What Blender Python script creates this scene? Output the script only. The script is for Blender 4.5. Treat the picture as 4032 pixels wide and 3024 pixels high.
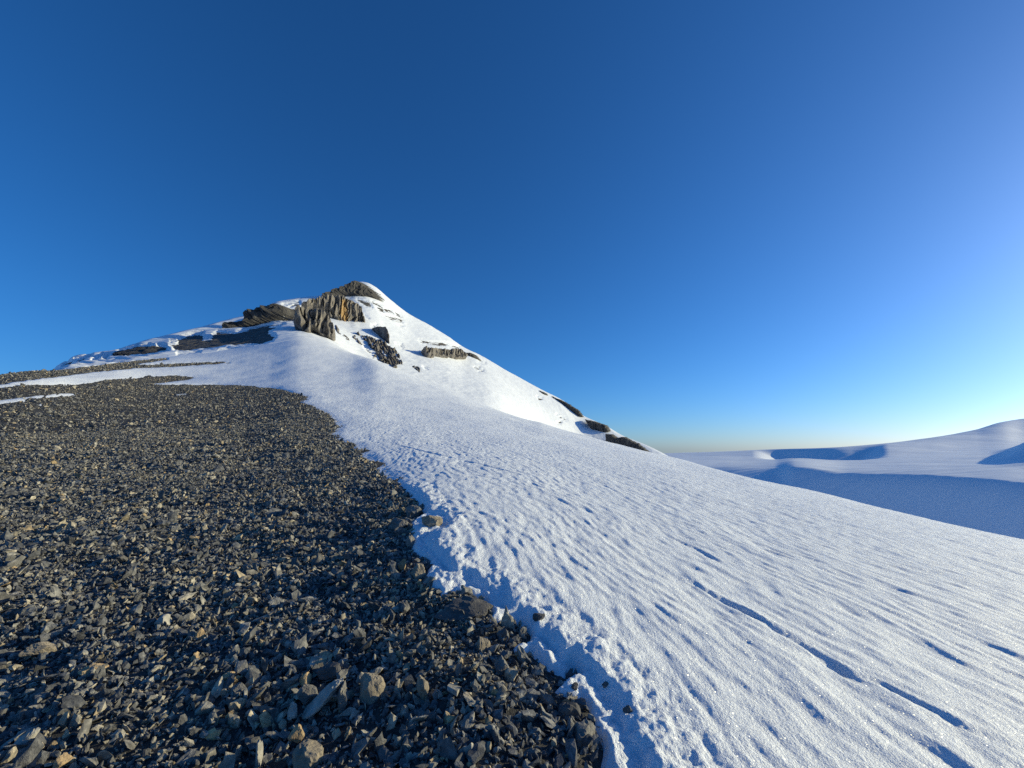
import bpy, bmesh, math, random
import numpy as np
from mathutils import Vector

# ------------------------------------------------------------------ scene, camera, sky, sun
scene = bpy.context.scene
for o in list(bpy.data.objects):
    bpy.data.objects.remove(o)
col = scene.collection
R = math.radians

FPX = 430.0                       # focal length in pixels of a 1024 px wide frame
HORIZON = 450.0                   # row of the true horizon in that frame
PITCH = math.atan((HORIZON - 384.0) / FPX)
SUN_AZ, SUN_EL = R(74.0), R(14.0)  # azimuth measured from +Y towards +X

cam_data = bpy.data.cameras.new('camera')
cam_data.sensor_width = 36.0
cam_data.lens = FPX / 1024.0 * 36.0
cam_data.clip_start = 0.05
cam_data.clip_end = 30000.0
cam = bpy.data.objects.new('camera', cam_data)
cam.rotation_euler = (R(90) + PITCH, 0, 0)
col.objects.link(cam)
scene.camera = cam

world = bpy.data.worlds.new('World')
scene.world = world
world.use_nodes = True
wn = world.node_tree
wn.nodes.clear()
sky = wn.nodes.new('ShaderNodeTexSky')
sky.sky_type = 'NISHITA'
sky.sun_disc = False
sky.sun_elevation = SUN_EL
sky.sun_rotation = SUN_AZ
sky.altitude = 2400.0
sky.air_density = 1.12
sky.dust_density = 4.5
sky.ozone_density = 7.5
bg = wn.nodes.new('ShaderNodeBackground')
bg.inputs['Strength'].default_value = 0.13
wo = wn.nodes.new('ShaderNodeOutputWorld')
hs = wn.nodes.new('ShaderNodeHueSaturation')     # the deep, saturated blue of thin mountain air
hs.inputs['Saturation'].default_value = 1.07
wn.links.new(sky.outputs['Color'], hs.inputs['Color'])
wn.links.new(hs.outputs['Color'], bg.inputs['Color'])
wn.links.new(bg.outputs['Background'], wo.inputs['Surface'])

sun_data = bpy.data.lights.new('sun', 'SUN')
sun_data.energy = 4.3
sun_data.angle = R(0.53)
sun_data.color = (1.0, 0.90, 0.56)
sun = bpy.data.objects.new('sun', sun_data)
SUN_DIR = Vector((math.sin(SUN_AZ) * math.cos(SUN_EL), math.cos(SUN_AZ) * math.cos(SUN_EL), math.sin(SUN_EL)))
sun.rotation_euler = SUN_DIR.to_track_quat('Z', 'Y').to_euler()
col.objects.link(sun)

scene.view_settings.view_transform = 'Standard'
scene.view_settings.look = 'None'
scene.view_settings.gamma = 1.0
scene.view_settings.use_curve_mapping = False
scene.view_settings.exposure = 0.25
scene.cycles.use_denoising = False
scene.cycles.max_bounces = 6
scene.cycles.sample_clamp_direct = 6.0

# ------------------------------------------------------------------ helpers: noise, curves, rays
rng = np.random.default_rng(7)
random.seed(7)


_t = np.random.default_rng(99).random((256, 256)) * 2 * np.pi
_TC, _TS = np.cos(_t).astype(np.float32), np.sin(_t).astype(np.float32)


def noise2(x, y, seed=0):
    """gradient noise, about -1..1"""
    x = np.asarray(x, dtype=np.float64); y = np.asarray(y, dtype=np.float64)
    x, y = np.broadcast_arrays(x, y)
    flx = np.floor(x); fly = np.floor(y)
    fx = (x - flx).astype(np.float32); fy = (y - fly).astype(np.float32)
    ix = (flx.astype(np.int32) + seed * 37) & 255; iy = (fly.astype(np.int32) + seed * 91) & 255
    jx = (ix + 1) & 255; jy = (iy + 1) & 255
    ux = fx * fx * fx * (fx * (fx * 6 - 15) + 10); uy = fy * fy * fy * (fy * (fy * 6 - 15) + 10)
    gx = fx - 1; gy = fy - 1
    a0 = _TC[iy, ix] * fx + _TS[iy, ix] * fy
    a1 = _TC[iy, jx] * gx + _TS[iy, jx] * fy
    b0 = _TC[jy, ix] * fx + _TS[jy, ix] * gy
    b1 = _TC[jy, jx] * gx + _TS[jy, jx] * gy
    a = a0 + ux * (a1 - a0); b = b0 + ux * (b1 - b0)
    return (a + uy * (b - a)) * 1.5


def fbm2(x, y, octaves=4, seed=0, gain=0.5, lac=2.03):
    t = 0.0; amp = 1.0; s = 0.0
    for k in range(octaves):
        t = t + amp * noise2(x, y, seed + 17 * k); s += amp
        x = x * lac + 3.7; y = y * lac + 1.3; amp *= gain
    return t / s


def sstep(a, b, x):
    t = np.clip((x - a) / (b - a), 0, 1)
    return t * t * (3 - 2 * t)


def pchip_slopes(x, y):
    """monotone slopes; x, y of shape (K, ...)"""
    h = np.diff(x, axis=0); d = np.diff(y, axis=0) / h
    m = np.zeros_like(y)
    w1 = 2 * h[1:] + h[:-1]; w2 = h[1:] + 2 * h[:-1]
    same = d[:-1] * d[1:] > 0
    with np.errstate(divide='ignore', invalid='ignore'):
        hm = (w1 + w2) / (w1 / d[:-1] + w2 / d[1:])
    m[1:-1] = np.where(same, hm, 0.0)
    m[0] = d[0]; m[-1] = d[-1]
    return m


def pchip(xk, yk, x):
    xk = np.asarray(xk, float); yk = np.asarray(yk, float)
    m = pchip_slopes(xk, yk)
    i = np.clip(np.searchsorted(xk, x) - 1, 0, len(xk) - 2)
    h = xk[i + 1] - xk[i]; t = np.clip((x - xk[i]) / h, 0, 1)
    return ((2 * t**3 - 3 * t**2 + 1) * yk[i] + (t**3 - 2 * t**2 + t) * h * m[i]
            + (-2 * t**3 + 3 * t**2) * yk[i + 1] + (t**3 - t**2) * h * m[i + 1])


CP, SP = math.cos(PITCH), math.sin(PITCH)
K4 = 4032.0 / 1024.0


def ray(px, py):
    """survey reading (4032 x 3024 frame) -> azimuth, tangent of elevation as seen from the tripod point"""
    u = (np.asarray(px, float) / K4 - 512.0) / FPX
    v = (384.0 - np.asarray(py, float) / K4) / FPX
    fwd = CP - v * SP
    up = SP + v * CP
    return np.arctan2(u, fwd), up / np.hypot(u, fwd)


def toscreen(x, y, z):
    fwd = y * CP + z * SP
    up = -y * SP + z * CP
    fwd = np.maximum(fwd, 1e-3)
    return (512 + FPX * x / fwd) * K4, (384 - FPX * up / fwd) * K4


def interp_curve(pts, az):
    """pts: list of (px, py, dist) -> dist(az), tan(az)"""
    p = np.array(pts, float)
    a, t = ray(p[:, 0], p[:, 1])
    o = np.argsort(a)
    a, t, d = a[o], t[o], p[o, 2]
    keep = np.concatenate([[True], np.diff(a) > 1e-5])
    a, t, d = a[keep], t[keep], d[keep]
    return pchip(a, d, az), pchip(a, t, az)


# ------------------------------------------------------------------ terrain of the near hill and the peak
EYE = 1.62
AZ = np.radians(np.linspace(-84, 84, 1961))
NA = len(AZ)
DMAX = 1600.0
DIST = np.concatenate([[0.0], np.exp(np.linspace(math.log(0.4), math.log(DMAX), 850))])

crest_pts = [(-2600, 1560, 60), (-800, 1500, 66), (0, 1477, 72), (98, 1464, 76), (239, 1459, 82), (318, 1450, 90), (450, 1433, 105),
             (658, 1411, 135), (800, 1398, 152), (926, 1383, 166), (1061, 1362, 180), (1190, 1348, 190), (1272, 1362, 192), (1381, 1390, 196),
             (1472, 1420, 175), (1562, 1458, 156), (1670, 1502, 136), (1804, 1556, 114), (1961, 1618, 93), (2162, 1686, 74),
             (2346, 1732, 62), (2558, 1786, 53), (2700, 1821, 49), (2990, 1898, 43), (3212, 1946, 40), (3507, 2020, 37),
             (3802, 2087, 34.5), (4032, 2136, 33), (4800, 2290, 30), (8000, 2900, 26)]
sky_pts = [(-2600, 1640, 240), (-800, 1580, 240), (0, 1520, 230), (180, 1475, 225), (240, 1452, 225), (273, 1428, 230), (357, 1409, 240),
           (444, 1397, 255), (544, 1364, 275), (634, 1340, 300), (800, 1298, 365), (926, 1266, 420), (985, 1250, 448),
           (1040, 1226, 476), (1089, 1204, 500), (1120, 1199, 515), (1200, 1187, 548), (1268, 1178, 572), (1304, 1160, 584),
           (1376, 1140, 602), (1416, 1128, 610), (1438, 1130, 613), (1480, 1150, 618), (1515, 1180, 622), (1551, 1210, 626),
           (1611, 1256, 632), (1680, 1293, 638), (1761, 1340, 642), (1829, 1386, 645), (1873, 1407, 646), (1980, 1464, 645),
           (2123, 1536, 630), (2224, 1585, 612), (2291, 1637, 594), (2386, 1680, 566), (2457, 1721, 545), (2511, 1742, 528),
           (2552, 1759, 514), (2603, 1784, 498), (2700, 1840, 480), (2900, 1960, 470), (3300, 2150, 590), (4032, 2450, 560), (8000, 3100, 500)]

D3, T3 = interp_curve(crest_pts, AZ)
D5, T5 = interp_curve(sky_pts, AZ)
Z3, Z5 = D3 * T3, D5 * T5
GX, GY = 0.03 - 0.18 * sstep(R(-32), R(14), AZ), 0.085
S0 = GX * np.sin(AZ) + GY * np.cos(AZ)
SC = (Z3 + EYE) / D3
D1 = np.full(NA, 7.0); Z1 = -EYE + S0 * D1
D2 = np.minimum(30.0, 0.45 * D3)
w2 = 0.08 + 0.2 * (1 - sstep(R(-30), R(5), AZ))
Z2 = -EYE + (S0 * (1 - w2) + SC * w2) * D2
left = 1 - sstep(R(-37), R(-17), AZ)             # 1 on the western flank, 0 on the face
east = sstep(R(-4), R(12), AZ)
D4 = left * (D3 + 0.40 * (D5 - D3)) + (1 - left) * (D3 + (0.16 + 0.5 * east) * (D5 - D3))
Z4 = left * (Z3 + 0.36 * (Z5 - Z3)) + (1 - left) * (D4 * (T3 - 0.022 - 0.04 * east))
D4b = D4 + 0.5 * (D5 - D4)
Z4b = Z4 + (0.44 + 0.08 * left) * (Z5 - Z4)
D6 = D5 + 60; Z6 = Z5 - 38
D7 = D5 + 260; Z7 = Z5 - 230
D8 = np.full(NA, DMAX + 1); Z8 = Z5 - 500
KD = np.stack([np.zeros(NA), D1, D2, D3, D4, D4b, D5, D6, D7, D8])
KZ = np.stack([np.full(NA, -EYE), Z1, Z2, Z3, Z4, Z4b, Z5, Z6, Z7, Z8])
KM = pchip_slopes(KD, KZ)
ZG = np.zeros((NA, len(DIST)))
Dg = np.broadcast_to(DIST, (NA, len(DIST)))
for k in range(len(KD) - 1):
    a = KD[k][:, None]; b = KD[k + 1][:, None]; h = b - a
    t = np.clip((Dg - a) / h, 0, 1)
    val = ((2 * t**3 - 3 * t**2 + 1) * KZ[k][:, None] + (t**3 - 2 * t**2 + t) * h * KM[k][:, None]
           + (-2 * t**3 + 3 * t**2) * KZ[k + 1][:, None] + (t**3 - t**2) * h * KM[k + 1][:, None])
    ZG = np.where((Dg >= a) & (Dg <= b), val, ZG)
XG = Dg * np.sin(AZ)[:, None]; YG = Dg * np.cos(AZ)[:, None]
# smooth along azimuth a little so that the knots leave no creases, except close to the skyline
for _ in range(12):
    ZS = ZG.copy()
    ZS[1:-1] = 0.25 * ZG[:-2] + 0.5 * ZG[1:-1] + 0.25 * ZG[2:]
    ZG = ZS
# gentle lie of the land
fade5 = np.clip(np.abs(Dg - D5[:, None]) / 60.0, 0, 1) * np.clip(np.abs(Dg - D3[:, None]) / (0.15 * D3[:, None]), 0, 1)
ZG += fade5 * (fbm2(XG / 90, YG / 90, 3, 5) * 2.6 * sstep(150, 420, Dg)
               + fbm2(XG / 14, YG / 14, 3, 8) * 0.28 * sstep(6, 40, Dg)
               + fbm2(XG / 3.2, YG / 3.2, 2, 11) * 0.045 * sstep(1.5, 5, Dg))


def ground(x, y):
    az = np.arctan2(x, y); d = np.hypot(x, y)
    fa = np.clip((az - AZ[0]) / (AZ[1] - AZ[0]), 0, NA - 1.001)
    fd = np.where(d < 0.4, d / 0.4, 1 + np.log(np.maximum(d, 0.4) / 0.4) / math.log(DMAX / 0.4) * (len(DIST) - 2))
    fd = np.clip(fd, 0, len(DIST) - 1.001)
    ia = fa.astype(int); idd = fd.astype(int); ta = fa - ia; td = fd - idd
    return ((1 - ta) * ((1 - td) * ZG[ia, idd] + td * ZG[ia, idd + 1]) + ta * ((1 - td) * ZG[ia + 1, idd] + td * ZG[ia + 1, idd + 1]))


TANG = ZG[:, 1:] / DIST[1:][None]
RUNMAX = np.maximum.accumulate(TANG, 1)
RUNFAR = np.maximum.accumulate(np.where(DIST[1:][None] > (D3 + 0.5 * (D4 - D3))[:, None], TANG, -9.0), 1)


def hit(px, py, far=False):
    """where a sight line meets the land; missing lines return the skyline distance"""
    az, tn = ray(np.atleast_1d(px), np.atleast_1d(py))
    M = RUNFAR if far else RUNMAX
    fa = np.clip((az - AZ[0]) / (AZ[1] - AZ[0]), 0, NA - 1.001)
    ia = fa.astype(int); ta = fa - ia
    out = np.zeros((len(az), 3)); ok = np.zeros(len(az), bool)
    for i in range(len(az)):
        c = M[ia[i]] * (1 - ta[i]) + M[ia[i] + 1] * ta[i]
        j = int(np.searchsorted(c, tn[i]))
        if j < len(c):
            d = DIST[1 + j]
            if j > 0 and c[j] > c[j - 1] > -1:
                d = DIST[j] + (DIST[1 + j] - DIST[j]) * (tn[i] - c[j - 1]) / (c[j] - c[j - 1])
            ok[i] = True
        else:
            d = float(np.interp(az[i], AZ, D5))
        out[i] = (d * math.sin(az[i]), d * math.cos(az[i]), d * tn[i])
    return out, ok


def seg_dist(P, A, B):
    d = B - A
    t = np.clip(((P - A) @ d) / max(d @ d, 1e-12), 0, 1)
    q = P - (A + t[:, None] * d)
    return np.hypot(q[:, 0], q[:, 1])


def poly_sdf(P, poly):
    """signed distance, positive inside"""
    poly = np.asarray(poly, float)
    n = len(poly)
    dm = np.full(len(P), 1e9); ins = np.zeros(len(P), bool)
    for i in range(n):
        A = poly[i]; B = poly[(i + 1) % n]
        dm = np.minimum(dm, seg_dist(P, A, B))
        if A[1] != B[1]:
            c = ((A[1] > P[:, 1]) != (B[1] > P[:, 1])) & (P[:, 0] < (B[0] - A[0]) * (P[:, 1] - A[1]) / (B[1] - A[1]) + A[0])
            ins ^= c
    return np.where(ins, dm, -dm)


# ------------------------------------------------------------------ materials
def new_mat(name):
    m = bpy.data.materials.new(name)
    m.use_nodes = True
    nt = m.node_tree
    b = nt.nodes['Principled BSDF']
    return m, nt, b


def N(nt, t, **kw):
    n = nt.nodes.new(t)
    for k, v in kw.items():
        if k in n.inputs:
            n.inputs[k].default_value = v
        else:
            setattr(n, k, v)
    return n


def ramp(nt, stops):
    n = nt.nodes.new('ShaderNodeValToRGB')
    e = n.color_ramp.elements
    while len(e) < len(stops):
        e.new(0.5)
    for i, (p, c) in enumerate(stops):
        e[i].position = p
        e[i].color = (*c, 1) if len(c) == 3 else c
    return n


def snow_material(name, near):
    m, nt, b = new_mat(name)
    L = nt.links.new
    geo = N(nt, 'ShaderNodeNewGeometry')
    b.inputs['Base Color'].default_value = (0.86, 0.89, 0.93, 1)
    b.inputs['Roughness'].default_value = 0.55
    b.inputs['Specular IOR Level'].default_value = 0.25
    # wind-drawn fine relief, long along the ridge
    mp = N(nt, 'ShaderNodeMapping')
    mp.inputs['Rotation'].default_value = (0, 0, R(-14))
    mp.inputs['Scale'].default_value = (1.0, 0.28, 1.0)
    L(geo.outputs['Position'], mp.inputs['Vector'])
    if near:
        n1 = N(nt, 'ShaderNodeTexNoise', Scale=7.0, Detail=5.0, Roughness=0.62)
        n2 = N(nt, 'ShaderNodeTexNoise', Scale=70.0, Detail=3.0, Roughness=0.7)
        L(mp.outputs['Vector'], n1.inputs['Vector'])
        L(geo.outputs['Position'], n2.inputs['Vector'])
        b1 = N(nt, 'ShaderNodeBump', Strength=0.55, Distance=0.05)
        b2 = N(nt, 'ShaderNodeBump', Strength=1.0, Distance=0.016)
        L(n1.outputs['Fac'], b1.inputs['Height'])
        L(n2.outputs['Fac'], b2.inputs['Height'])
        L(b1.outputs['Normal'], b2.inputs['Normal'])
        L(b2.outputs['Normal'], b.inputs['Normal'])
        # crystals that catch the sun: single facets with their own tilt
        vo = N(nt, 'ShaderNodeTexVoronoi', Scale=160.0)
        L(geo.outputs['Position'], vo.inputs['Vector'])
        sub = N(nt, 'ShaderNodeVectorMath', operation='SUBTRACT')
        sub.inputs[1].default_value = (0.5, 0.5, 0.5)
        L(vo.outputs['Color'], sub.inputs[0])
        sc = N(nt, 'ShaderNodeVectorMath', operation='SCALE')
        sc.inputs['Scale'].default_value = 2.2
        L(sub.outputs[0], sc.inputs[0])
        add = N(nt, 'ShaderNodeVectorMath', operation='ADD')
        L(geo.outputs['Normal'], add.inputs[0]); L(sc.outputs[0], add.inputs[1])
        nm = N(nt, 'ShaderNodeVectorMath', operation='NORMALIZE')
        L(add.outputs[0], nm.inputs[0])
        gl = N(nt, 'ShaderNodeBsdfGlossy', Roughness=0.2)
        gl.inputs['Color'].default_value = (1, 1, 1, 1)
        L(nm.outputs[0], gl.inputs['Normal'])
        mix = N(nt, 'ShaderNodeMixShader')
        mix.inputs[0].default_value = 0.007
        out = nt.nodes['Material Output']
        L(b.outputs[0], mix.inputs[1]); L(gl.outputs[0], mix.inputs[2])
        L(mix.outputs[0], out.inputs['Surface'])
    else:
        n1 = N(nt, 'ShaderNodeTexNoise', Scale=0.35, Detail=6.0, Roughness=0.6)
        L(mp.outputs['Vector'], n1.inputs['Vector'])
        b1 = N(nt, 'ShaderNodeBump', Strength=0.16, Distance=0.8)
        L(n1.outputs['Fac'], b1.inputs['Height'])
        L(b1.outputs['Normal'], b.inputs['Normal'])
    return m


def rock_material(name, scale, dark, mid, light, bump_d, bump_s=0.8, per_object=False, band=False):
    m, nt, b = new_mat(name)
    L = nt.links.new
    geo = N(nt, 'ShaderNodeNewGeometry')
    b.inputs['Roughness'].default_value = 0.85
    b.inputs['Specular IOR Level'].default_value = 0.25
    n1 = N(nt, 'ShaderNodeTexNoise', Scale=scale, Detail=6.0, Roughness=0.62)
    L(geo.outputs['Position'], n1.inputs['Vector'])
    rp = ramp(nt, [(0.3, dark), (0.52, mid), (0.75, light)])
    L(n1.outputs['Fac'], rp.inputs['Fac'])
    colour = rp.outputs['Color']
    if per_object:
        pn = N(nt, 'ShaderNodeTexNoise', Scale=0.9, Detail=3.0, Roughness=0.6)
        L(geo.outputs['Position'], pn.inputs['Vector'])
        pr = ramp(nt, [(0.32, (0.78, 0.78, 0.80)), (0.5, (1.0, 0.99, 0.96)), (0.68, (1.3, 1.2, 1.02))])
        L(pn.outputs['Fac'], pr.inputs['Fac'])
        pm_ = N(nt, 'ShaderNodeMix', data_type='RGBA', blend_type='MULTIPLY')
        pm_.inputs[0].default_value = 1.0
        L(colour, pm_.inputs[6]); L(pr.outputs['Color'], pm_.inputs[7])
        colour = pm_.outputs[2]
        oi = N(nt, 'ShaderNodeObjectInfo')
        tint = ramp(nt, [(0.0, (0.45, 0.46, 0.49)), (0.4, (0.75, 0.75, 0.76)), (0.68, (1.15, 1.12, 1.05)), (0.86, (1.75, 1.64, 1.42)),
                         (0.955, (1.95, 1.68, 1.25)), (0.99, (1.95, 1.45, 0.85))])
        L(oi.outputs['Random'], tint.inputs['Fac'])
        mul = N(nt, 'ShaderNodeMix', data_type='RGBA', blend_type='MULTIPLY')
        mul.inputs[0].default_value = 1.0
        L(colour, mul.inputs[6]); L(tint.outputs['Color'], mul.inputs[7])
        colour = mul.outputs[2]
    if band:
        sm = N(nt, 'ShaderNodeMapping')
        sm.inputs['Scale'].default_value = (1.0, 1.0, 0.22)
        L(geo.outputs['Position'], sm.inputs['Vector'])
        L(sm.outputs['Vector'], n1.inputs['Vector'])
        at = N(nt, 'ShaderNodeAttribute', attribute_name='ochre')
        mx = N(nt, 'ShaderNodeMix', data_type='RGBA')
        mx.inputs[7].default_value = (0.42, 0.27, 0.12, 1)
        L(at.outputs['Fac'], mx.inputs[0]); L(colour, mx.inputs[6])
        colour = mx.outputs[2]
    L(colour, b.inputs['Base Color'])
    n2 = N(nt, 'ShaderNodeTexNoise', Scale=scale * 5, Detail=5.0, Roughness=0.65)
    L(geo.outputs['Position'], n2.inputs['Vector'])
    bp = N(nt, 'ShaderNodeBump', Strength=bump_s, Distance=bump_d)
    L(n2.outputs['Fac'], bp.inputs['Height'])
    L(bp.outputs['Normal'], b.inputs['Normal'])
    return m


M_SNOW = snow_material('wind_packed_snow', True)
M_SNOWFAR = snow_material('mountain_snow', False)
M_SCREE = rock_material('scree_stone', 22.0, (0.085, 0.089, 0.097), (0.188, 0.192, 0.20), (0.40, 0.395, 0.385), 0.01, 0.7, True)
M_SCREEBED = rock_material('scree_bed', 9.0, (0.035, 0.035, 0.036), (0.065, 0.063, 0.06), (0.11, 0.105, 0.095), 0.03, 1.0)
M_MTN = rock_material('mountain_scree', 0.25, (0.07, 0.066, 0.062), (0.12, 0.113, 0.105), (0.19, 0.175, 0.155), 0.8, 1.0)
M_CLIFF = rock_material('limestone_cliff', 0.3, (0.11, 0.102, 0.094), (0.21, 0.19, 0.168), (0.36, 0.32, 0.26), 1.2, 1.0, False, True)


# ------------------------------------------------------------------ mesh building
def mesh_from_grid(name, X, Y, Z, keep_face, mat, smooth=True):
    """X, Y, Z (rows, cols); keep_face (rows-1, cols-1)"""
    r, c = X.shape
    idx = np.arange(r * c).reshape(r, c)
    q = np.stack([idx[:-1, :-1], idx[1:, :-1], idx[1:, 1:], idx[:-1, 1:]], -1)[keep_face]
    used = np.zeros(r * c, bool); used[q.ravel()] = True
    remap = np.cumsum(used) - 1
    V = np.stack([X.ravel(), Y.ravel(), Z.ravel()], -1)[used]
    q = remap[q]
    me = bpy.data.meshes.new(name)
    me.vertices.add(len(V)); me.vertices.foreach_set('co', V.astype(np.float32).ravel())
    me.loops.add(q.size); me.loops.foreach_set('vertex_index', q.astype(np.int32).ravel())
    me.polygons.add(len(q))
    me.polygons.foreach_set('loop_start', np.arange(0, q.size, 4, dtype=np.int32))
    me.polygons.foreach_set('loop_total', np.full(len(q), 4, np.int32))
    me.polygons.foreach_set('use_smooth', np.full(len(q), smooth))
    me.update(calc_edges=True)
    me.materials.append(mat)
    return me


def link(name, me, parent=None, kind=None, label=None, cat=None, group=None):
    o = bpy.data.objects.new(name, me)
    col.objects.link(o)
    if parent: o.parent = parent
    if kind: o['kind'] = kind
    if label: o['label'] = label
    if cat: o['category'] = cat
    if group: o['group'] = group
    return o


# ------------------------------------------------------------------ survey outlines (readings of the 4032 x 3024 frame)
def Z_(ox, oy, k, pts):
    return [(ox + k * x, oy + k * y) for x, y in pts]


def ZA(p): return Z_(1080, 1080, .18083, p)
def ZB(p): return Z_(1280, 1180, .18083, p)
def ZC(p): return Z_(1580, 1280, .18083, p)
def ZD(p): return Z_(2050, 1480, .27125, p)
def ZE(p): return Z_(700, 1150, .22604, p)
def ZF(p): return Z_(200, 1280, .27125, p)


edge_px = [(2560, 3900), (2440, 3300), (2379, 3024), (2371, 2959), (2339, 2890), (2331, 2838), (2306, 2801), (2286, 2781), (2201, 2760), (2184, 2744),
           (2237, 2699), (2278, 2679), (2278, 2659), (2253, 2630), (2217, 2659), (2160, 2642), (2111, 2602), (2095, 2573), (2034, 2590),
           (2022, 2561), (2087, 2545), (2087, 2521), (2054, 2484), (2026, 2455), (1989, 2451), (1977, 2468), (1949, 2460), (1908, 2484),
           (1937, 2434), (1896, 2364), (1788, 2352), (1744, 2368), (1719, 2339), (1681, 2314), (1675, 2282), (1690, 2223), (1673, 2212),
           (1630, 2182), (1622, 2171), (1627, 2125), (1619, 2092), (1614, 2073), (1668, 2030), (1663, 1992), (1636, 1968), (1614, 1946),
           (1581, 1924), (1554, 1900), (1506, 1866), (1482, 1837), (1434, 1808), (1415, 1775), (1395, 1748), (1347, 1746), (1318, 1731),
           (1309, 1712), (1333, 1678), (1309, 1649), (1289, 1628), (1251, 1608), (1193, 1584), (1212, 1563), (1164, 1548), (1096, 1531),
           (1000, 1522), (860, 1516), (727, 1515), (657, 1517), (600, 1512), (663, 1504), (742, 1495), (765, 1487), (695, 1479), (600, 1484),
           (434, 1496), (217, 1515), (0, 1530), (-400, 1550), (-1200, 1580)]
trough_px = [(2760, 3900), (2590, 3300), (2497, 3024), (2469, 2959), (2425, 2878), (2420, 2829), (2396, 2801), (2331, 2740), (2298, 2695), (2284, 2675),
             (2258, 2630), (2213, 2622), (2164, 2577), (2127, 2533), (2093, 2525), (2062, 2482), (2028, 2449), (1985, 2446), (1973, 2411), (1940, 2405),
             (1915, 2365), (1880, 2333), (1839, 2307), (1757, 2277), (1749, 2252), (1730, 2236), (1694, 2206), (1665, 2171), (1650, 2150), (1690, 2120), (1733, 2104),
             (1750, 2076), (1740, 2050), (1680, 2033), (1672, 1994), (1648, 1964), (1626, 1943), (1592, 1920), (1564, 1897), (1514, 1862), (1490, 1833)]
island_px = [[(-400, 1600), (0, 1577), (98, 1564), (315, 1548), (318, 1555), (181, 1568), (90, 1582), (0, 1590), (-400, 1612)],
             [(140, 1592), (230, 1583), (240, 1585), (150, 1597)], [(690, 1554), (730, 1549), (732, 1553), (692, 1557)]]
band_px = [[(-1500, 1530), (-400, 1497), (0, 1472), (98, 1458), (239, 1453), (318, 1447), (450, 1431), (539, 1419), (658, 1411), (662, 1416), (585, 1428),
            (505, 1437), (600, 1437), (758, 1429), (863, 1426), (904, 1429), (818, 1436), (758, 1438), (695, 1444), (542, 1450),
            (398, 1463), (217, 1486), (119, 1498), (0, 1516), (-400, 1548), (-1500, 1580)]]
flank_px = [ZE([(0, 830), (130, 790), (290, 745), (400, 730), (410, 770), (330, 850), (590, 820), (620, 760), (700, 710), (900, 720), (1000, 720),
                (1110, 690), (1400, 600), (1600, 570), (1850, 555), (1600, 610), (1780, 620), (1580, 680), (1600, 730), (1690, 790),
                (1640, 850), (1480, 910), (1290, 925), (900, 935), (700, 985), (500, 1000), (200, 1020), (0, 1030)]),
            ZE([(730, 1020), (870, 975), (1000, 965), (1310, 955), (1200, 1000), (1080, 990), (850, 1020)]),
            ZE([(1000, 1055), (1400, 1005), (1530, 1005), (1300, 1045), (1100, 1062)]),
            ZF([(910, 470), (1000, 395), (1150, 365), (1420, 310), (1500, 330), (1510, 370), (1560, 300), (1690, 330), (1700, 385), (1400, 450), (1100, 490), (1040, 465)]),
            ZF([(150, 635), (240, 540), (285, 540), (345, 580), (200, 620)]),
            ZF([(340, 530), (580, 470), (420, 575), (390, 555)]), ZF([(610, 535), (740, 465), (680, 515)]), ZF([(755, 505), (835, 460), (800, 520)]),
            ZF([(1060, 378), (1270, 308), (1250, 335), (1100, 380)]),
            ZF([(1740, 260), (2212, 130), (2212, 340), (1800, 375), (1720, 320), (1800, 290), (1870, 240)]),
            ZE([(0, 1100), (340, 1045), (390, 1060), (0, 1112)]),
            ZA([(200, 660), (540, 612), (545, 625), (210, 672)]), ZA([(340, 720), (430, 650), (550, 655), (540, 690)]),
            ZA([(250, 770), (500, 735), (720, 680), (560, 780), (470, 800), (450, 950), (400, 1025), (190, 1025), (250, 880)]),
            # flecks of rock on the bright face
            ZB([(700, 0), (800, 20), (920, 60), (1010, 100), (1025, 175), (900, 145), (780, 60)]), ZB([(1120, 170), (1250, 205), (1275, 285), (1180, 235)]),
            ZB([(1295, 340), (1450, 375), (1665, 435), (1675, 505), (1550, 450), (1430, 435)]), ZB([(1280, 205), (1430, 225), (1495, 305), (1340, 255)]),
            ZB([(1500, 250), (1600, 305), (1655, 385), (1560, 335)]), ZB([(1030, 65), (1200, 115), (1235, 175), (1080, 115)]),
            ZB([(1550, 975), (1665, 995), (1675, 1055)]), ZB([(860, 1060), (900, 1070), (1000, 1170), (960, 1160)]),
            ZB([(1030, 580), (1110, 565), (1060, 600)]), ZB([(860, 370), (940, 420), (900, 400)]), ZB([(1620, 545), (1680, 575), (1640, 570)]),
            ZC([(400, 340), (680, 380), (980, 405), (1250, 488), (1240, 510), (980, 445), (730, 440), (460, 390)]),
            ZC([(1690, 800), (1750, 805), (1810, 840), (1740, 825)]), ZC([(1610, 930), (1690, 945), (1680, 965)]), ZC([(1700, 1000), (1770, 995), (1750, 1015)]),
            ZC([(490, 930), (550, 965), (530, 970)]),
            ZD([(245, 315), (295, 338), (285, 348)]), ZD([(525, 570), (660, 635), (650, 645), (590, 615)]), ZD([(545, 685), (580, 672), (570, 695)])]

# ------------------------------------------------------------------ near hill: scree ground and snow field
edge_xy = hit(*np.array(edge_px).T)[0][:, :2]
gravel_xy = np.concatenate([edge_xy, [[-70, 12], [-70, -9], [edge_xy[0, 0] + 1.0, -9]]])
trough_px = trough_px + [(x + 6, y - 1) for x, y in edge_px[50:]]
trough_xy = np.concatenate([hit(*np.array(trough_px).T)[0][:, :2], [[-70, 12], [-70, -9], [2.2, -9]]])
island_xy = [hit(*np.array(p).T)[0][:, :2] for p in island_px]


def row_dists(d0, d1, k):
    ds = [d0]
    while ds[-1] < d1:
        ds.append(ds[-1] + k * ds[-1] * (1 + ds[-1] / 30.0))
    return np.array(ds)


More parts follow.
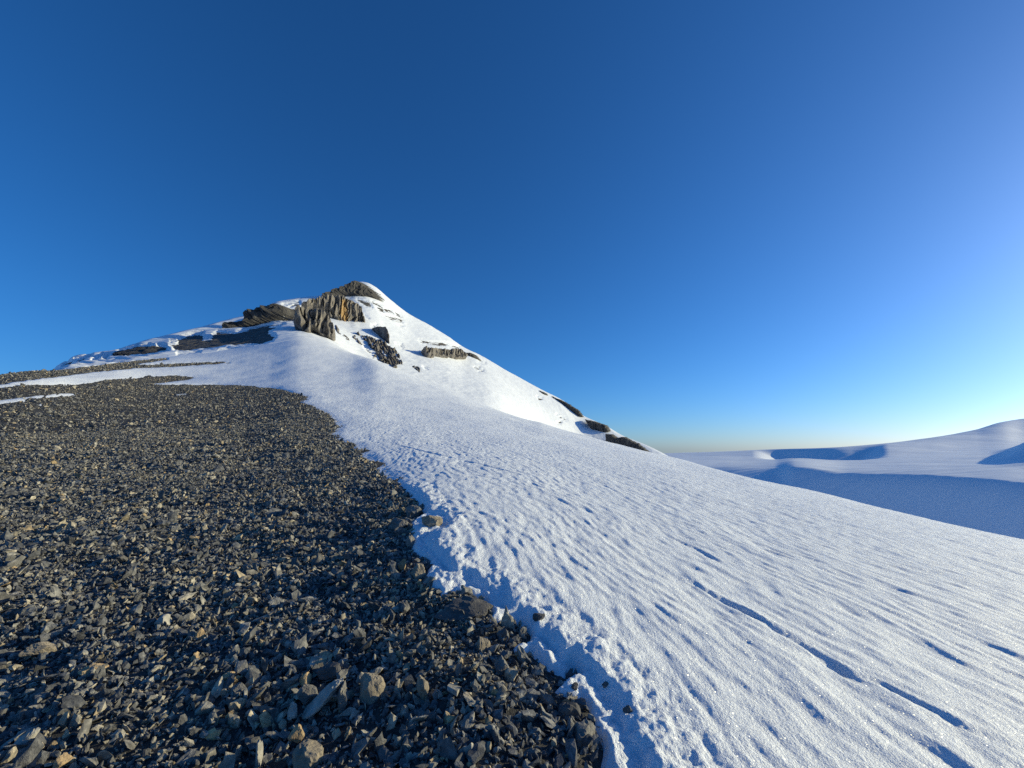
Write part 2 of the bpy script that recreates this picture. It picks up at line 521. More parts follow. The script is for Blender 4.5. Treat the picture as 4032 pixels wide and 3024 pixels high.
groove_px = [([(1570, 1766), (1593, 1772), (1675, 1794), (1820, 1828), (1964, 1866), (2080, 1900)], 0.07, 0.03),
             ([(2640, 2275), (2697, 2311), (2814, 2388), (3021, 2505), (3150, 2583), (3247, 2641), (3377, 2744), (3440, 2800), (3558, 2874)], 0.045, 0.030),
             ([(3200, 2630), (3312, 2690), (3450, 2745), (3571, 2815), (3798, 2945), (3992, 3020), (4200, 3130)], 0.036, 0.023),
             ([(2560, 2105), (2613, 2129), (2729, 2181), (2852, 2252), (2900, 2280)], 0.04, 0.022),
             ([(3760, 2530), (3817, 2557), (3960, 2608), (4032, 2654), (4200, 2740)], 0.035, 0.014),
             ([(2980, 2240), (3060, 2270), (3140, 2300)], 0.03, 0.015), ([(2900, 2700), (3000, 2770), (3090, 2850)], 0.025, 0.015)]
grooves = [(hit(*np.array(p).T)[0][:, :2], w, dp) for p, w, dp in groove_px]

WA = R(-14.0)
AL = (math.sin(WA), math.cos(WA)); CR = (math.cos(WA), -math.sin(WA))


def snow_relief(x, y, d):
    a = x * AL[0] + y * AL[1]; c = x * CR[0] + y * CR[1]
    c = c + 0.22 * noise2(a / 2.6, c / 1.8, 31)
    big = fbm2(c / 1.2, a / 4.5, 2, 41)
    r1 = fbm2(c / 0.30, a / 0.95, 2, 40)
    r1 = fbm2((c + 0.11 * r1) / 0.30, a / 0.95, 2, 40)
    r2 = noise2(c / 0.125, a / 0.33, 39)
    r2 = noise2((c + 0.04 * r2) / 0.125, a / 0.33, 39)
    m1 = sstep(-0.45, 0.45, fbm2(c / 1.3, a / 3.0, 2, 44))
    h = 0.06 * big + 0.06 * (0.4 + 0.6 * m1) * r1 + 0.031 * r2 + 0.007 * noise2(c / 0.06, a / 0.11, 45)
    h = h + 0.0042 * noise2(x / 0.032, y / 0.032, 46) * (1 - sstep(5, 9, d)) + 0.0028 * noise2(x / 0.016, y / 0.016, 47) * (1 - sstep(2.5, 5, d))
    amp = 0.46 * (1 - 0.35 * sstep(18, 90, d))
    h = h * amp + 0.16 * fbm2(c / 7.0, a / 26.0, 3, 48) * sstep(15, 70, d)
    return h


SA = np.linspace(R(-84), R(84), 560); SD = np.exp(np.linspace(math.log(0.3), math.log(260), 620))
_sx = SD[None] * np.sin(SA)[:, None]; _sy = SD[None] * np.cos(SA)[:, None]
_P = np.stack([_sx.ravel(), _sy.ravel()], -1)
T_GRAVEL = poly_sdf(_P, gravel_xy)
for isl in island_xy:
    T_GRAVEL = np.minimum(T_GRAVEL, -poly_sdf(_P, isl))
T_GRAVEL = T_GRAVEL.reshape(_sx.shape)
T_TROUGH = poly_sdf(_P, trough_xy).reshape(_sx.shape)


def lookup(T, x, y):
    fa = np.clip((np.arctan2(x, y) - SA[0]) / (SA[1] - SA[0]), 0, len(SA) - 1.001)
    fd = np.clip(np.log(np.maximum(np.hypot(x, y), 0.3) / 0.3) / math.log(260 / 0.3) * (len(SD) - 1), 0, len(SD) - 1.001)
    i = fa.astype(int); j = fd.astype(int); a = fa - i; b = fd - j
    return (1 - a) * ((1 - b) * T[i, j] + b * T[i, j + 1]) + a * ((1 - b) * T[i + 1, j] + b * T[i + 1, j + 1])


def gravel_sdf(x, y):
    d = np.hypot(x, y)
    s = lookup(T_GRAVEL, x, y)
    return s + 0.022 * noise2(x / 0.13, y / 0.13, 51) * np.minimum(d / 5, 2) + 0.02 * np.clip(d / 8 - 0.5, 0, 6) * fbm2(x / 0.7, y / 0.7, 3, 52)


def near_thickness(x, y, d):
    """snow depth above the stony ground"""
    s = -gravel_sdf(x, y)                                   # >0 on snow
    t = -lookup(T_TROUGH, x, y)          # >0 beyond the trough
    t = t + 0.035 * fbm2(x / 0.22, y / 0.22, 3, 60)
    wd = 0.13 * (1 + 0.5 * noise2(x / 0.55, y / 0.55, 61))
    hb = 0.042 * (1 - 0.5 * sstep(4.5, 8, d)) * (1 + 0.45 * noise2(x / 0.7 + 4, y / 0.7, 62))
    lump = 0.016 * fbm2(x / 0.07, y / 0.07, 2, 63) + 0.02 * noise2(x / 0.2, y / 0.2, 64)
    crumb = (0.028 * fbm2(x / 0.11, y / 0.11, 3, 65) + 0.02 * noise2(x / 0.3, y / 0.3, 66)) * sstep(-0.03, 0.08, t) * (1 - sstep(0.25, 0.6, t))
    strip = crumb * (s > 0) + 0.07 * sstep(-0.03, 0.06, s) + 1.4 * lump * sstep(0, 0.05, s) * (1 - sstep(0.0, 0.05, t)) - 0.02 * np.exp(-(t / 0.05) ** 2)
    close = np.where(s > -0.03, strip, 0.05 * np.clip((s + 0.03) / 0.05, -3, 0)) + hb * sstep(-0.01, wd, t) * (s > 0)
    far = np.where(s > 0, np.clip(s * 0.05, 0, 0.08) + 0.04 * sstep(0, 0.5, s), np.clip(s * 0.22, -0.3, 0))
    f = sstep(7, 12, d)
    return close * (1 - f) + far * f


azn = np.concatenate([np.linspace(R(-82), R(-54), 60, endpoint=False), np.linspace(R(-54), R(54), 1080), np.linspace(R(54), R(82), 61)[1:]])
d_split = np.interp(azn, AZ, D3)
rows = row_dists(0.35, 1.0, 0.03)[:-1]
base = row_dists(1.0, 340.0, 0.0047)
# rows are stretched so that each column ends exactly on the crest
rr = np.concatenate([rows, base])
lam = np.linspace(0, 1, len(rr))


def column_d(end):
    """distances for a column that ends at `end`: the same spacing law, cut and squeezed"""
    w = np.log(rr / (1 + rr / 30.0))
    w = (w - w[0]) / (w[-1] - w[0])
    return w


g_of = lambda d: np.log(d / (1 + d / 30.0))
g0 = g_of(0.35); g1 = g_of(d_split * 1.10)
t = np.linspace(0, 1, 900)[:, None]
gg = g0 + (g1 - g0)[None, :] * t
eg = np.exp(gg)
DN = eg / (1 - eg / 30.0)
AN = np.broadcast_to(azn, DN.shape)
XN = DN * np.sin(AN); YN = DN * np.cos(AN)
ZN = ground(XN, YN)
TH = np.zeros_like(ZN)
th = near_thickness(XN.ravel(), YN.ravel(), DN.ravel()).reshape(DN.shape)
pxn, pyn = toscreen(XN, YN, ZN)
sel = (DN > 22) & (AN < R(-12))
Psel = np.stack([pxn[sel], pyn[sel]], -1)
bd = np.full(len(Psel), -1e9)
for p in band_px:
    bd = np.maximum(bd, poly_sdf(Psel, p))
xs, ys = XN[sel], YN[sel]
bd = bd + 3.0 * fbm2(xs / 2.5, ys / 2.5, 3, 71)
th[sel] = np.minimum(th[sel], np.clip(-bd * 0.05, -0.3, 0.4))
rel = snow_relief(XN.ravel(), YN.ravel(), DN.ravel()).reshape(DN.shape)
gro = np.zeros(XN.size)
Pn = np.stack([XN.ravel(), YN.ravel()], -1)
near_m = (DN.ravel() < 30) & (AN.ravel() > R(-16))
for line, w, dp in grooves:
    acc = np.full(near_m.sum(), 1e9); sd = np.zeros(near_m.sum())
    Pm = Pn[near_m]
    tt = np.zeros(near_m.sum())
    for i in range(len(line) - 1):
        A, B = line[i], line[i + 1]
        dd = seg_dist(Pm, A, B)
        dv = B - A; nrm = np.array([-dv[1], dv[0]]) / np.hypot(*dv)
        side = (Pm - A) @ nrm
        up = dd < acc
        sd = np.where(up, np.sign(side) * dd, sd); acc = np.where(up, dd, acc)
    sd = sd + 0.05 * fbm2(Pm[:, 0] / 0.16, Pm[:, 1] / 0.2, 3, 80, 0.65)
    wob = np.clip(0.85 + 0.9 * noise2(Pm[:, 0] / 0.45, Pm[:, 1] / 0.55, 81), 0.25, 1.6)
    L0, L1 = line[0], line[-1]
    endf = sstep(0, 0.5, np.hypot(*(Pm - L0).T)) * sstep(0, 0.5, np.hypot(*(Pm - L1).T))
    gro[near_m] += endf * wob * (-dp * np.exp(-(sd / w) ** 2) + 0.35 * dp * np.exp(-((sd - 1.6 * w) / w) ** 2) * 1.0)
ins_snow = sstep(0.02, 0.11, th)
ZSNOW = ZN + th + rel * (0.25 + 0.75 * ins_snow) + gro.reshape(DN.shape) * ins_snow
GRB = 0.055 * fbm2(XN / 0.45, YN / 0.45, 3, 91) + 0.09 * fbm2(XN / 1.7, YN / 1.7, 2, 92)
ZGR = ZN + GRB * (1 - sstep(0.0, 0.15, th))


def face_any(mask):
    return mask[:-1, :-1] | mask[1:, :-1] | mask[1:, 1:] | mask[:-1, 1:]


snow_me = mesh_from_grid('snow_field', XN, YN, ZSNOW, face_any(th > -0.10), M_SNOW)
snow_field = link('snow_field', snow_me, kind='structure', label='wind rippled snow slope falling away beside the dark scree')
ground_me = mesh_from_grid('ground', XN[::2, ::2], YN[::2, ::2], ZGR[::2, ::2], face_any(th[::2, ::2] < 0.15), M_SCREEBED)
ground_ob = link('ground', ground_me, kind='structure', label='dark stony ground of the hillside under the scree')

# ------------------------------------------------------------------ the peak: rocky body and its snow cover
azm = np.concatenate([np.linspace(R(-60), R(-50), 20, endpoint=False), np.linspace(R(-50), R(24), 1150), np.linspace(R(24), R(25), 4)[1:]])
dsm = np.interp(azm, AZ, D3); d5m = np.interp(azm, AZ, D5)
tm = np.concatenate([np.linspace(0, 1, 420), 1 + np.linspace(0, 1, 60)[1:]])[:, None]
DM = np.where(tm <= 1, dsm * 0.97 + (d5m - dsm * 0.97) * tm, d5m + (tm - 1) * 320.0)
AM = np.broadcast_to(azm, DM.shape)
XM = DM * np.sin(AM); YM = DM * np.cos(AM)
ZM = ground(XM, YM) - 60 * sstep(R(20.5), R(24), AM)
pxm, pym = toscreen(XM, YM, ZM)
front = DM <= d5m + 4
shape = DM.shape
P = np.stack([pxm[front], pym[front]], -1)
sd = np.full(len(P), -1e9)
for p in flank_px + band_px:
    p = np.array(p); lo = p.min(0) - 30; hi = p.max(0) + 30
    q = ((P > lo) & (P < hi)).all(1)
    if q.any():
        sd[q] = np.maximum(sd[q], poly_sdf(P[q], p))
sdm = np.full(shape, -50.0); sdm[front] = sd
streak = fbm2(XM / 14.0 + YM / 40.0, ZM / 1.8 - XM * 0.05, 4, 101, 0.6)
sdm = sdm + 13.0 * streak - 1.0
TM = np.clip(-sdm * 0.11, -1.2, 1.1)
relm = 0.5 * fbm2(XM / 22, YM / 22, 4, 103) + 0.25 * fbm2(XM / 5, YM / 14, 3, 104)
crest_soft = np.clip(np.abs(DM - d5m) / 25, 0.1, 1)
ratio = DM / dsm
join = sstep(1.02, 1.3, ratio)
_east = sstep(R(-6), R(6), AM)
start_soft = np.clip((ratio - 0.97) / (0.10 + 0.9 * _east), 0, 1) ** 1.5
ZMS = ZM + np.where(TM > 0, TM * (0.15 + 0.85 * join), TM) + relm * crest_soft * join - (0.9 + 1.6 * _east) * (1 - start_soft)
ZMR = ZM + 0.5 * fbm2(XM / 4.0, YM / 4.0, 4, 105) * join - 1.0 * (1 - join)
mtn_me = mesh_from_grid('mountain', XM[::2, ::2], YM[::2, ::2], ZMR[::2, ::2], np.ones((len(tm[::2]) - 1, len(azm[::2]) - 1), bool), M_MTN)
mountain = link('mountain', mtn_me, kind='structure', label='pyramid shaped rocky peak at the head of the snow slope')
ms_me = mesh_from_grid('snow_cover', XM, YM, ZMS, face_any(TM > -0.9), M_SNOWFAR)
link('snow_cover', ms_me, parent=mountain, label='snow lying over the flanks of the peak')


# cliffs: rock bodies that stand proud of the slope
M_CLIFF_SHADE = rock_material('shade_darkened_cliff', 0.3, (0.045, 0.044, 0.045), (0.085, 0.08, 0.075), (0.15, 0.14, 0.12), 1.2, 1.0, False, True)  # darkened copy of the cliff rock, shade of the ridge faces put into its colour


def cliff(name, poly, thick, out, label, rib=2.4, ribw=3.6, edge=5.0, seed=0, ochre=None, step=1.5, rag=4.0, wall=False, flatness=1.0, turn=None, mat=None, ahead=1.0):
    poly = np.array(poly, float)
    lo = poly.min(0) - 8; hi = poly.max(0) + 8
    gx = np.arange(lo[0], hi[0] + step, step); gy = np.arange(lo[1], hi[1] + step, step)
    GXm, GYm = np.meshgrid(gx, gy)
    Pq = np.stack([GXm.ravel(), GYm.ravel()], -1)
    s = poly_sdf(Pq, poly)
    s = s + rag * fbm2(Pq[:, 0] / 9.0, Pq[:, 1] / 16.0, 3, 200 + seed)
    keepv = (s > -2.5).reshape(GXm.shape)
    az, tn = ray(Pq[:, 0], Pq[:, 1])
    hp = np.zeros((len(Pq), 3))
    need = keepv.ravel()
    H, ok = hit(Pq[need, 0], Pq[need, 1], True)
    hp[need] = H
    # one smooth distance for the body, so that it does not jump where lines pass over the crest
    dd = np.zeros(len(Pq)); dd[need] = np.hypot(H[:, 0], H[:, 1])
    dgrid = dd.reshape(GXm.shape); wgrid = need.reshape(GXm.shape).astype(float)
    for _ in range(6):
        pw = np.pad(wgrid, 1); pd = np.pad(dgrid * wgrid, 1)
        sw = sum(pw[1 + i:pw.shape[0] - 1 + i, 1 + j:pw.shape[1] - 1 + j] for i in (-1, 0, 1) for j in (-1, 0, 1))
        sm = sum(pd[1 + i:pd.shape[0] - 1 + i, 1 + j:pd.shape[1] - 1 + j] for i in (-1, 0, 1) for j in (-1, 0, 1))
        dgrid = np.where(wgrid > 0, sm / np.maximum(sw, 1), dgrid)
    dd = np.minimum(dgrid.ravel(), np.where(dd > 0, dd, 1e9))
    if wall:                                    # an upright face rooted where its foot meets the slope
        g = np.where(keepv, dd.reshape(GXm.shape), 1e9)
        cmn = g.min(0)
        okc = cmn < 1e8
        cmn = np.interp(np.arange(len(cmn)), np.flatnonzero(okc), cmn[okc])
        ii = np.arange(len(cmn))
        fit = np.polyval(np.polyfit(ii, cmn, 1), ii)
        cmn = fit + flatness * 0 + (1 - flatness) * (cmn - fit)
        if turn is not None:                    # swing the face about its middle
            arc = step / K4 / FPX * fit.mean()
            cmn = np.median(cmn) + turn * arc * (ii - ii.mean())
        dd = np.broadcast_to(cmn, GXm.shape).ravel() - ahead
    bx = dd * np.sin(az); by = dd * np.cos(az); bz = dd * tn
    o = np.array(out, float); o /= np.linalg.norm(o)
    hgt = np.clip(s / edge, -1, 1)
    prof = np.where(hgt > 0, np.sqrt(np.clip(hgt, 0, 1)), hgt * (8.0 if wall else 1.2))
    cx = bx * 0.9 + by * 0.4
    ribs = 1 - 1.5 * np.abs(fbm2(cx / (2.2 * ribw) + 0.5 * noise2(bz / 12, cx / 14, 3 + seed), bz / 48.0, 3, 7 + seed, 0.65))
    ribs2 = noise2(cx / (ribw * 0.42), bz / 14.0, 13 + seed)
    steps = noise2(cx / 30.0, bz / 3.2, 19 + seed)
    crack = np.exp(-(noise2(cx / (1.3 * ribw) + 0.7 * noise2(bz / 8, cx / 6, 23 + seed), bz / 30.0, 29 + seed) / 0.09) ** 2)
    h = prof * thick + np.clip(hgt, 0, 1) * (rib * (1.7 * ribs - 1.0) + 0.75 * rib * ribs2 + 0.5 * rib * steps - 1.1 * rib * crack)
    X = (bx + o[0] * h).reshape(GXm.shape); Y = (by + o[1] * h).reshape(GXm.shape); Z = (bz + o[2] * h).reshape(GXm.shape)
    k = keepv
    fk = k[:-1, :-1] & k[1:, :-1] & k[1:, 1:] & k[:-1, 1:]
    me = mesh_from_grid(name, X, Y, Z, fk, mat or M_CLIFF, smooth=False)
    att = me.attributes.new('ochre', 'FLOAT', 'POINT')
    if ochre is not None:
        r, c = X.shape
        idx = np.arange(r * c).reshape(r, c)
        q = np.stack([idx[:-1, :-1], idx[1:, :-1], idx[1:, 1:], idx[:-1, 1:]], -1)[fk]
        used = np.zeros(r * c, bool); used[q.ravel()] = True
        v = sstep(-3, 4, poly_sdf(Pq, np.array(ochre)) + 5 * fbm2(cx / 6, bz / 14, 2, 33))
        att.data.foreach_set('value', v[used].astype(np.float32))
    return link(name, me, parent=mountain, label=label)


CAMR = (0.35, -0.9, 0.12)
CAML = (-0.35, -0.9, 0.05)
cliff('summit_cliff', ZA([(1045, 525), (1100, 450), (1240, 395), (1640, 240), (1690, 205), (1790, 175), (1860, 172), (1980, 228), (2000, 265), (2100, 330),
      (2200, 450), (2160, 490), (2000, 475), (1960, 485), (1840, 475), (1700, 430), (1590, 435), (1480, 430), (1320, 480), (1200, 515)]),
      5, CAML, 'dark rock cap forming the summit', seed=1, rib=2.4, ribw=6, wall=True, turn=0.25, mat=M_CLIFF_SHADE, ahead=9.0)
cliff('cliff', ZA([(560, 690), (700, 640), (800, 590), (1050, 530), (1380, 500), (1520, 530), (1660, 600), (1760, 640), (1830, 680), (1900, 740), (1930, 850),
      (1990, 1090), (1940, 1130), (1950, 1250), (1880, 1260), (1800, 1260), (1700, 1190), (1550, 1170), (1450, 1160), (1350, 1080), (1200, 950),
      (1080, 800), (980, 755), (850, 720), (700, 740), (650, 700)]), 7, CAMR, 'ribbed cliff with an ochre streak below the summit', seed=2, rib=3.2, wall=True, turn=0.6, ahead=8.0,
      ochre=ZA([(1480, 640), (1560, 620), (1580, 800), (1610, 1000), (1560, 1140), (1470, 1080), (1420, 900), (1440, 800)]))
cliff('cliff', ZA([(480, 790), (560, 770), (640, 800), (760, 810), (1000, 830), (1080, 900), (1200, 1000), (1250, 1080), (1320, 1240), (1310, 1430),
      (1310, 1580), (1200, 1490), (1150, 1450), (1140, 1530), (1050, 1440), (940, 1300), (860, 1240), (810, 1250), (820, 1360), (770, 1390),
      (650, 1310), (550, 1220), (440, 1110), (420, 1060), (440, 950), (460, 860)]), 7, CAMR, 'vertically ribbed grey cliff at the top of the smooth snow slope',
      seed=3, rib=3.2, wall=True, turn=0.5, edge=4)
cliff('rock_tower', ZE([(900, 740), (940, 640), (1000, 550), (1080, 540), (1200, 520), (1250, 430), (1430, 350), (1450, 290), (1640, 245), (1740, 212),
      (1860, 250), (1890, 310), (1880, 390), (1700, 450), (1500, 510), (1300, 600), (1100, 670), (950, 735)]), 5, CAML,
      'dark rounded rock towers along the shaded ridge', seed=4, rib=3.4, ribw=8, wall=True, turn=-0.2, mat=M_CLIFF_SHADE, ahead=4.0)
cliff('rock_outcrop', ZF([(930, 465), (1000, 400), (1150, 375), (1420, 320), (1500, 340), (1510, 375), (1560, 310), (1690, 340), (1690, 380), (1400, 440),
      (1100, 480), (1040, 455)]), 2.5, CAML, 'dark low outcrop on the shaded snowy ridge', seed=5, rib=1.2, ribw=4, mat=M_CLIFF_SHADE)
cliff('rock_outcrop', ZB([(540, 800), (640, 780), (700, 840), (830, 1000), (800, 1025), (700, 980), (610, 880)]), 3, CAMR, None, seed=6, rib=1.5)
cliff('rock_outcrop', ZA([(1330, 1100), (1400, 1180), (1450, 1260), (1480, 1240), (1680, 1490), (1560, 1470), (1460, 1360), (1400, 1340), (1310, 1230)]), 3,
      CAMR, None, seed=7, rib=1.5)
cliff('rock_outcrop', ZB([(660, 720), (800, 790), (900, 790), (1060, 850), (1130, 900), (1190, 870), (1400, 1020), (1550, 1100), (1610, 1220), (1680, 1400),
      (1680, 1440), (1600, 1410), (1570, 1530), (1470, 1490), (1330, 1420), (1150, 1350), (1050, 1290), (1050, 1180), (1120, 1160), (1000, 1080),
      (870, 930)]), 3.5, CAMR, 'broken rock rib flecked with snow', seed=8, rib=3.4, rag=9)
cliff('rock_outcrop', ZB([(1010, 640), (1100, 610), (1320, 605), (1360, 680), (1400, 790), (1400, 960), (1260, 870), (1130, 750)]), 5, CAMR,
      'single squarish block of rock in the bright face', seed=9, rib=1.5, rag=2, wall=True, flatness=0.7)
cliff('rock_outcrop', ZB([(1860, 1460), (1950, 1440), (2070, 1490), (2080, 1560), (2060, 1620), (1990, 1580)]), 3, CAMR, None, seed=10, rib=1.2, rag=3)
cliff('cliff_band', ZC([(480, 480), (560, 500), (700, 510), (850, 525), (1000, 550), (1150, 515), (1290, 530), (1370, 610), (1440, 660), (1400, 750),
      (1180, 760), (1020, 700), (1000, 740), (850, 710), (720, 680), (680, 760), (620, 770), (540, 720), (475, 590)]), 5, CAMR,
      'short level cliff band across the bright face', seed=11, rib=2.8, ribw=4, rag=3, wall=True, flatness=0.7)
cliff('rock_outcrop', ZC([(1370, 600), (1500, 600), (1590, 640), (1690, 755), (1600, 740), (1450, 680)]), 3, CAML, None, seed=12, rib=1.2, rag=2, wall=True, mat=M_CLIFF_SHADE)
cliff('rock_outcrop', ZD([(270, 210), (370, 255), (360, 290), (300, 265)]), 2.5, CAML, None, seed=13, rib=1.0, rag=2, wall=True, mat=M_CLIFF_SHADE)
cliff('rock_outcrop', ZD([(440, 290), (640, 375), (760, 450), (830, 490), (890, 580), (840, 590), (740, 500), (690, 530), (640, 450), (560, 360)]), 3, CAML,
      None, seed=14, rib=1.0, rag=3, wall=True, turn=-0.3, mat=M_CLIFF_SHADE, ahead=3.0)
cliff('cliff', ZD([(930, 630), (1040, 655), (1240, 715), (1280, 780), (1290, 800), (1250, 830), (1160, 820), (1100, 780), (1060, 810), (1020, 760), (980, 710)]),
      5, (-0.35, -0.95, 0), 'black shaded cliff on the descending ridge', seed=15, rib=1.0, rag=3, wall=True, turn=-0.3, mat=M_CLIFF_SHADE, ahead=3.0)
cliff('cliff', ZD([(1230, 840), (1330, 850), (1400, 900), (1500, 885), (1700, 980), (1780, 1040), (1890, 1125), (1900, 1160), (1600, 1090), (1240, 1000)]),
      5, (-0.35, -0.95, 0), 'black shaded cliff at the foot of the descending ridge', seed=16, rib=1.0, rag=3, wall=True, turn=-0.3, mat=M_CLIFF_SHADE, ahead=3.0)

# ------------------------------------------------------------------ the glacier beyond, across the valley
azg = np.linspace(R(8), R(80), 900)
gsky = [(2300, 1800, 3300), (2607, 1785, 3300), (2857, 1777, 3200), (3042, 1769, 3100), (3248, 1763, 3050), (3470, 1747, 3300), (3654, 1725, 3800), (3839, 1693, 4500),
        (3949, 1662, 5000), (4032, 1650, 5400), (4800, 1560, 6500), (8000, 1400, 6500)]
gedge = [(2300, 1840, 1900), (2607, 1830, 1850), (2857, 1835, 1750), (3050, 1842, 1650), (3130, 1836, 1560), (3350, 1862, 1500), (3600, 1866, 1480), (3850, 1880, 1450), (4032, 1900, 1420),
         (4800, 1960, 1400), (8000, 2200, 1400)]
Dk3, Tk3 = interp_curve(gsky, azg)
Dk1, Tk1 = interp_curve(gedge, azg)
steep = sstep(R(29.0), R(39.0), azg)
Zk1 = Dk1 * Tk1; Zk3 = Dk3 * Tk3
Dk0 = Dk1 - 240; Zk0 = Zk1 - 240 * (0.16 + 0.55 * steep)
Dkm = Dk0 - 300; Zkm = Zk0 - 300 * (0.1 + 0.1 * steep)
Dk2 = Dk1 + 0.55 * (Dk3 - Dk1); Zk2 = Dk2 * (Tk1 + 0.62 * (Tk3 - Tk1))
Dk4 = Dk3 + 500; Zk4 = Zk3 - 60
kd = np.stack([Dkm, Dk0, Dk1, Dk2, Dk3, Dk4]); kz = np.stack([Zkm, Zk0, Zk1, Zk2, Zk3, Zk4])
km = pchip_slopes(kd, kz)
tg = np.concatenate([np.linspace(0, 1, 260), 1 + np.linspace(0, 1, 340)[1:], 2 + np.linspace(0, 1, 30)[1:]])[:, None]
DG = np.where(tg <= 1, Dkm + (Dk1 + 60 - Dkm) * tg, np.where(tg <= 2, Dk1 + 60 + (Dk3 - Dk1 - 60) * (tg - 1), Dk3 + (tg - 2) * 500))
ZGl = np.zeros_like(DG)
for k in range(len(kd) - 1):
    a = kd[k]; b = kd[k + 1]; h = b - a
    tt = np.clip((DG - a) / h, 0, 1)
    val = (2 * tt**3 - 3 * tt**2 + 1) * kz[k] + (tt**3 - 2 * tt**2 + tt) * h * km[k] + (-2 * tt**3 + 3 * tt**2) * kz[k + 1] + (tt**3 - tt**2) * h * km[k + 1]
    ZGl = np.where((DG >= a) & (DG <= b), val, ZGl)
AGl = np.broadcast_to(azg, DG.shape)
XGl = DG * np.sin(AGl); YGl = DG * np.cos(AGl)


def hollow(az0, az1, r0, r1, depth, soft=0.45):
    """scooped hollow with a steep back wall, azimuth range and share of the terrace depth"""
    u = (AGl - az0) / (az1 - az0)
    v = ((DG - Dk1) / (Dk3 - Dk1) - r0) / (r1 - r0)
    side = sstep(0, soft, u) * (1 - sstep(0.75, 1, u))
    return -depth * side * sstep(0, 0.55, v) * (1 - sstep(0.80, 1.0, v))


az_h = ray(np.array([2960, 3500.0]), np.array([1770, 1770.0]))[0]
ZGl = ZGl + hollow(az_h[0], az_h[1], 0.30, 0.96, 62, 0.3)
az_h = ray(np.array([3900, 4500.0]), np.array([1830, 1830.0]))[0]      # a swell that turns its dark side this way
_u = (AGl - az_h[0]) / (az_h[1] - az_h[0]); _v = (DG - Dk1) / (Dk3 - Dk1)
ZGl = ZGl + 72 * sstep(0, 0.55, _u) * sstep(0.05, 0.16, _v) * (1 - sstep(0.2, 0.45, _v))
sk = np.clip(np.abs(DG - Dk3) / 200, 0, 1)
ZGl += sk * (4.5 * fbm2(XGl / 420, YGl / 300, 3, 301) + 1.8 * fbm2(XGl / 160, YGl / 30, 3, 302))
me = mesh_from_grid('glacier', XGl, YGl, ZGl, np.ones((DG.shape[0] - 1, DG.shape[1] - 1), bool), M_SNOWFAR)
link('glacier', me, kind='structure', label='broad snow covered glacier with blue shaded scarps across the valley')
# valley floor that carries everything to the horizon
vb = bmesh.new()
bmesh.ops.create_grid(vb, x_segments=8, y_segments=8, size=14000)
bmesh.ops.translate(vb, verts=vb.verts, vec=(0, 6000, -620))
vm = bpy.data.meshes.new('valley_floor'); vb.to_mesh(vm); vb.free(); vm.materials.append(M_SNOWFAR)
link('valley_floor', vm, kind='structure', label='snowy valley floor far below')


# ------------------------------------------------------------------ stones
def stone_mesh(name, seed, n=16, flat=0.45, mat=None, long=1.3):
    r = random.Random(seed)
    bm = bmesh.new()
    for _ in range(n):
        while True:
            p = Vector((r.uniform(-1, 1), r.uniform(-1, 1), r.uniform(-1, 1)))
            if 0.55 < p.length < 1.05:
                break
        bm.verts.new((p.x * 0.5 * long, p.y * 0.5, p.z * 0.5 * flat))
    res = bmesh.ops.convex_hull(bm, input=bm.verts)
    junk = [v for v in bm.verts if not v.link_faces]
    bmesh.ops.delete(bm, geom=junk, context='VERTS')
    bmesh.ops.recalc_face_normals(bm, faces=bm.faces)
    me = bpy.data.meshes.new(name); bm.to_mesh(me); bm.free()
    me.materials.append(mat or M_SCREE)
    return me


def chip_mesh(name, seed, ext):
    """knobbly chip: a sphere cut by planes and roughened"""
    r = np.random.default_rng(seed)
    bm = bmesh.new()
    bmesh.ops.create_icosphere(bm, subdivisions=2, radius=1.0)
    V = np.array([v.co[:] for v in bm.verts])
    rad = np.full(len(V), 1.5)
    for _ in range(9):
        a = r.normal(size=3); a /= np.linalg.norm(a)
        dp = V @ a
        rad = np.where(dp > 0.05, np.minimum(rad, r.uniform(0.5, 0.95) / np.maximum(dp, 0.05)), rad)
    rad = np.minimum(rad, 1.3) * (1 + 0.16 * r.standard_normal(len(V)))
    V = V * rad[:, None] * (np.array(ext) / 2.0)
    for v, p in zip(bm.verts, V):
        v.co = p
    me = bpy.data.meshes.new(name); bm.to_mesh(me); bm.free()
    me.materials.append(M_SCREE)
    return me


variants = [stone_mesh('stone', 100 + i, n=10 + i % 6, flat=[0.2, 0.32, 0.5, 0.8][i % 4], long=[1.0, 1.4, 1.9][i % 3]) for i in range(10)]
variants += [chip_mesh('stone', 300 + i, ([1.0, 1.3, 1.6][i % 3], 0.9, [0.3, 0.5, 0.8, 0.4][i % 4])) for i in range(10)]
src = bpy.data.collections.new('stone_sources')
for i, me in enumerate(variants):
    o = bpy.data.objects.new('stone_source_%02d' % i, me)
    src.objects.link(o)


def ground_bumpy(x, y):
    return ground(x, y) + 0.055 * fbm2(x / 0.45, y / 0.45, 3, 91) + 0.09 * fbm2(x / 1.7, y / 1.7, 2, 92)


def scatter(n, d0, d1, az0, az1, smed, sig, smax):
    az = rng.uniform(R(az0), R(az1), n)
    d = np.sqrt(rng.uniform(d0**2, d1**2, n))
    x, y = d * np.sin(az), d * np.cos(az)
    s = np.clip(smed * np.exp(sig * rng.standard_normal(n)), 0.015, smax)
    return x, y, s


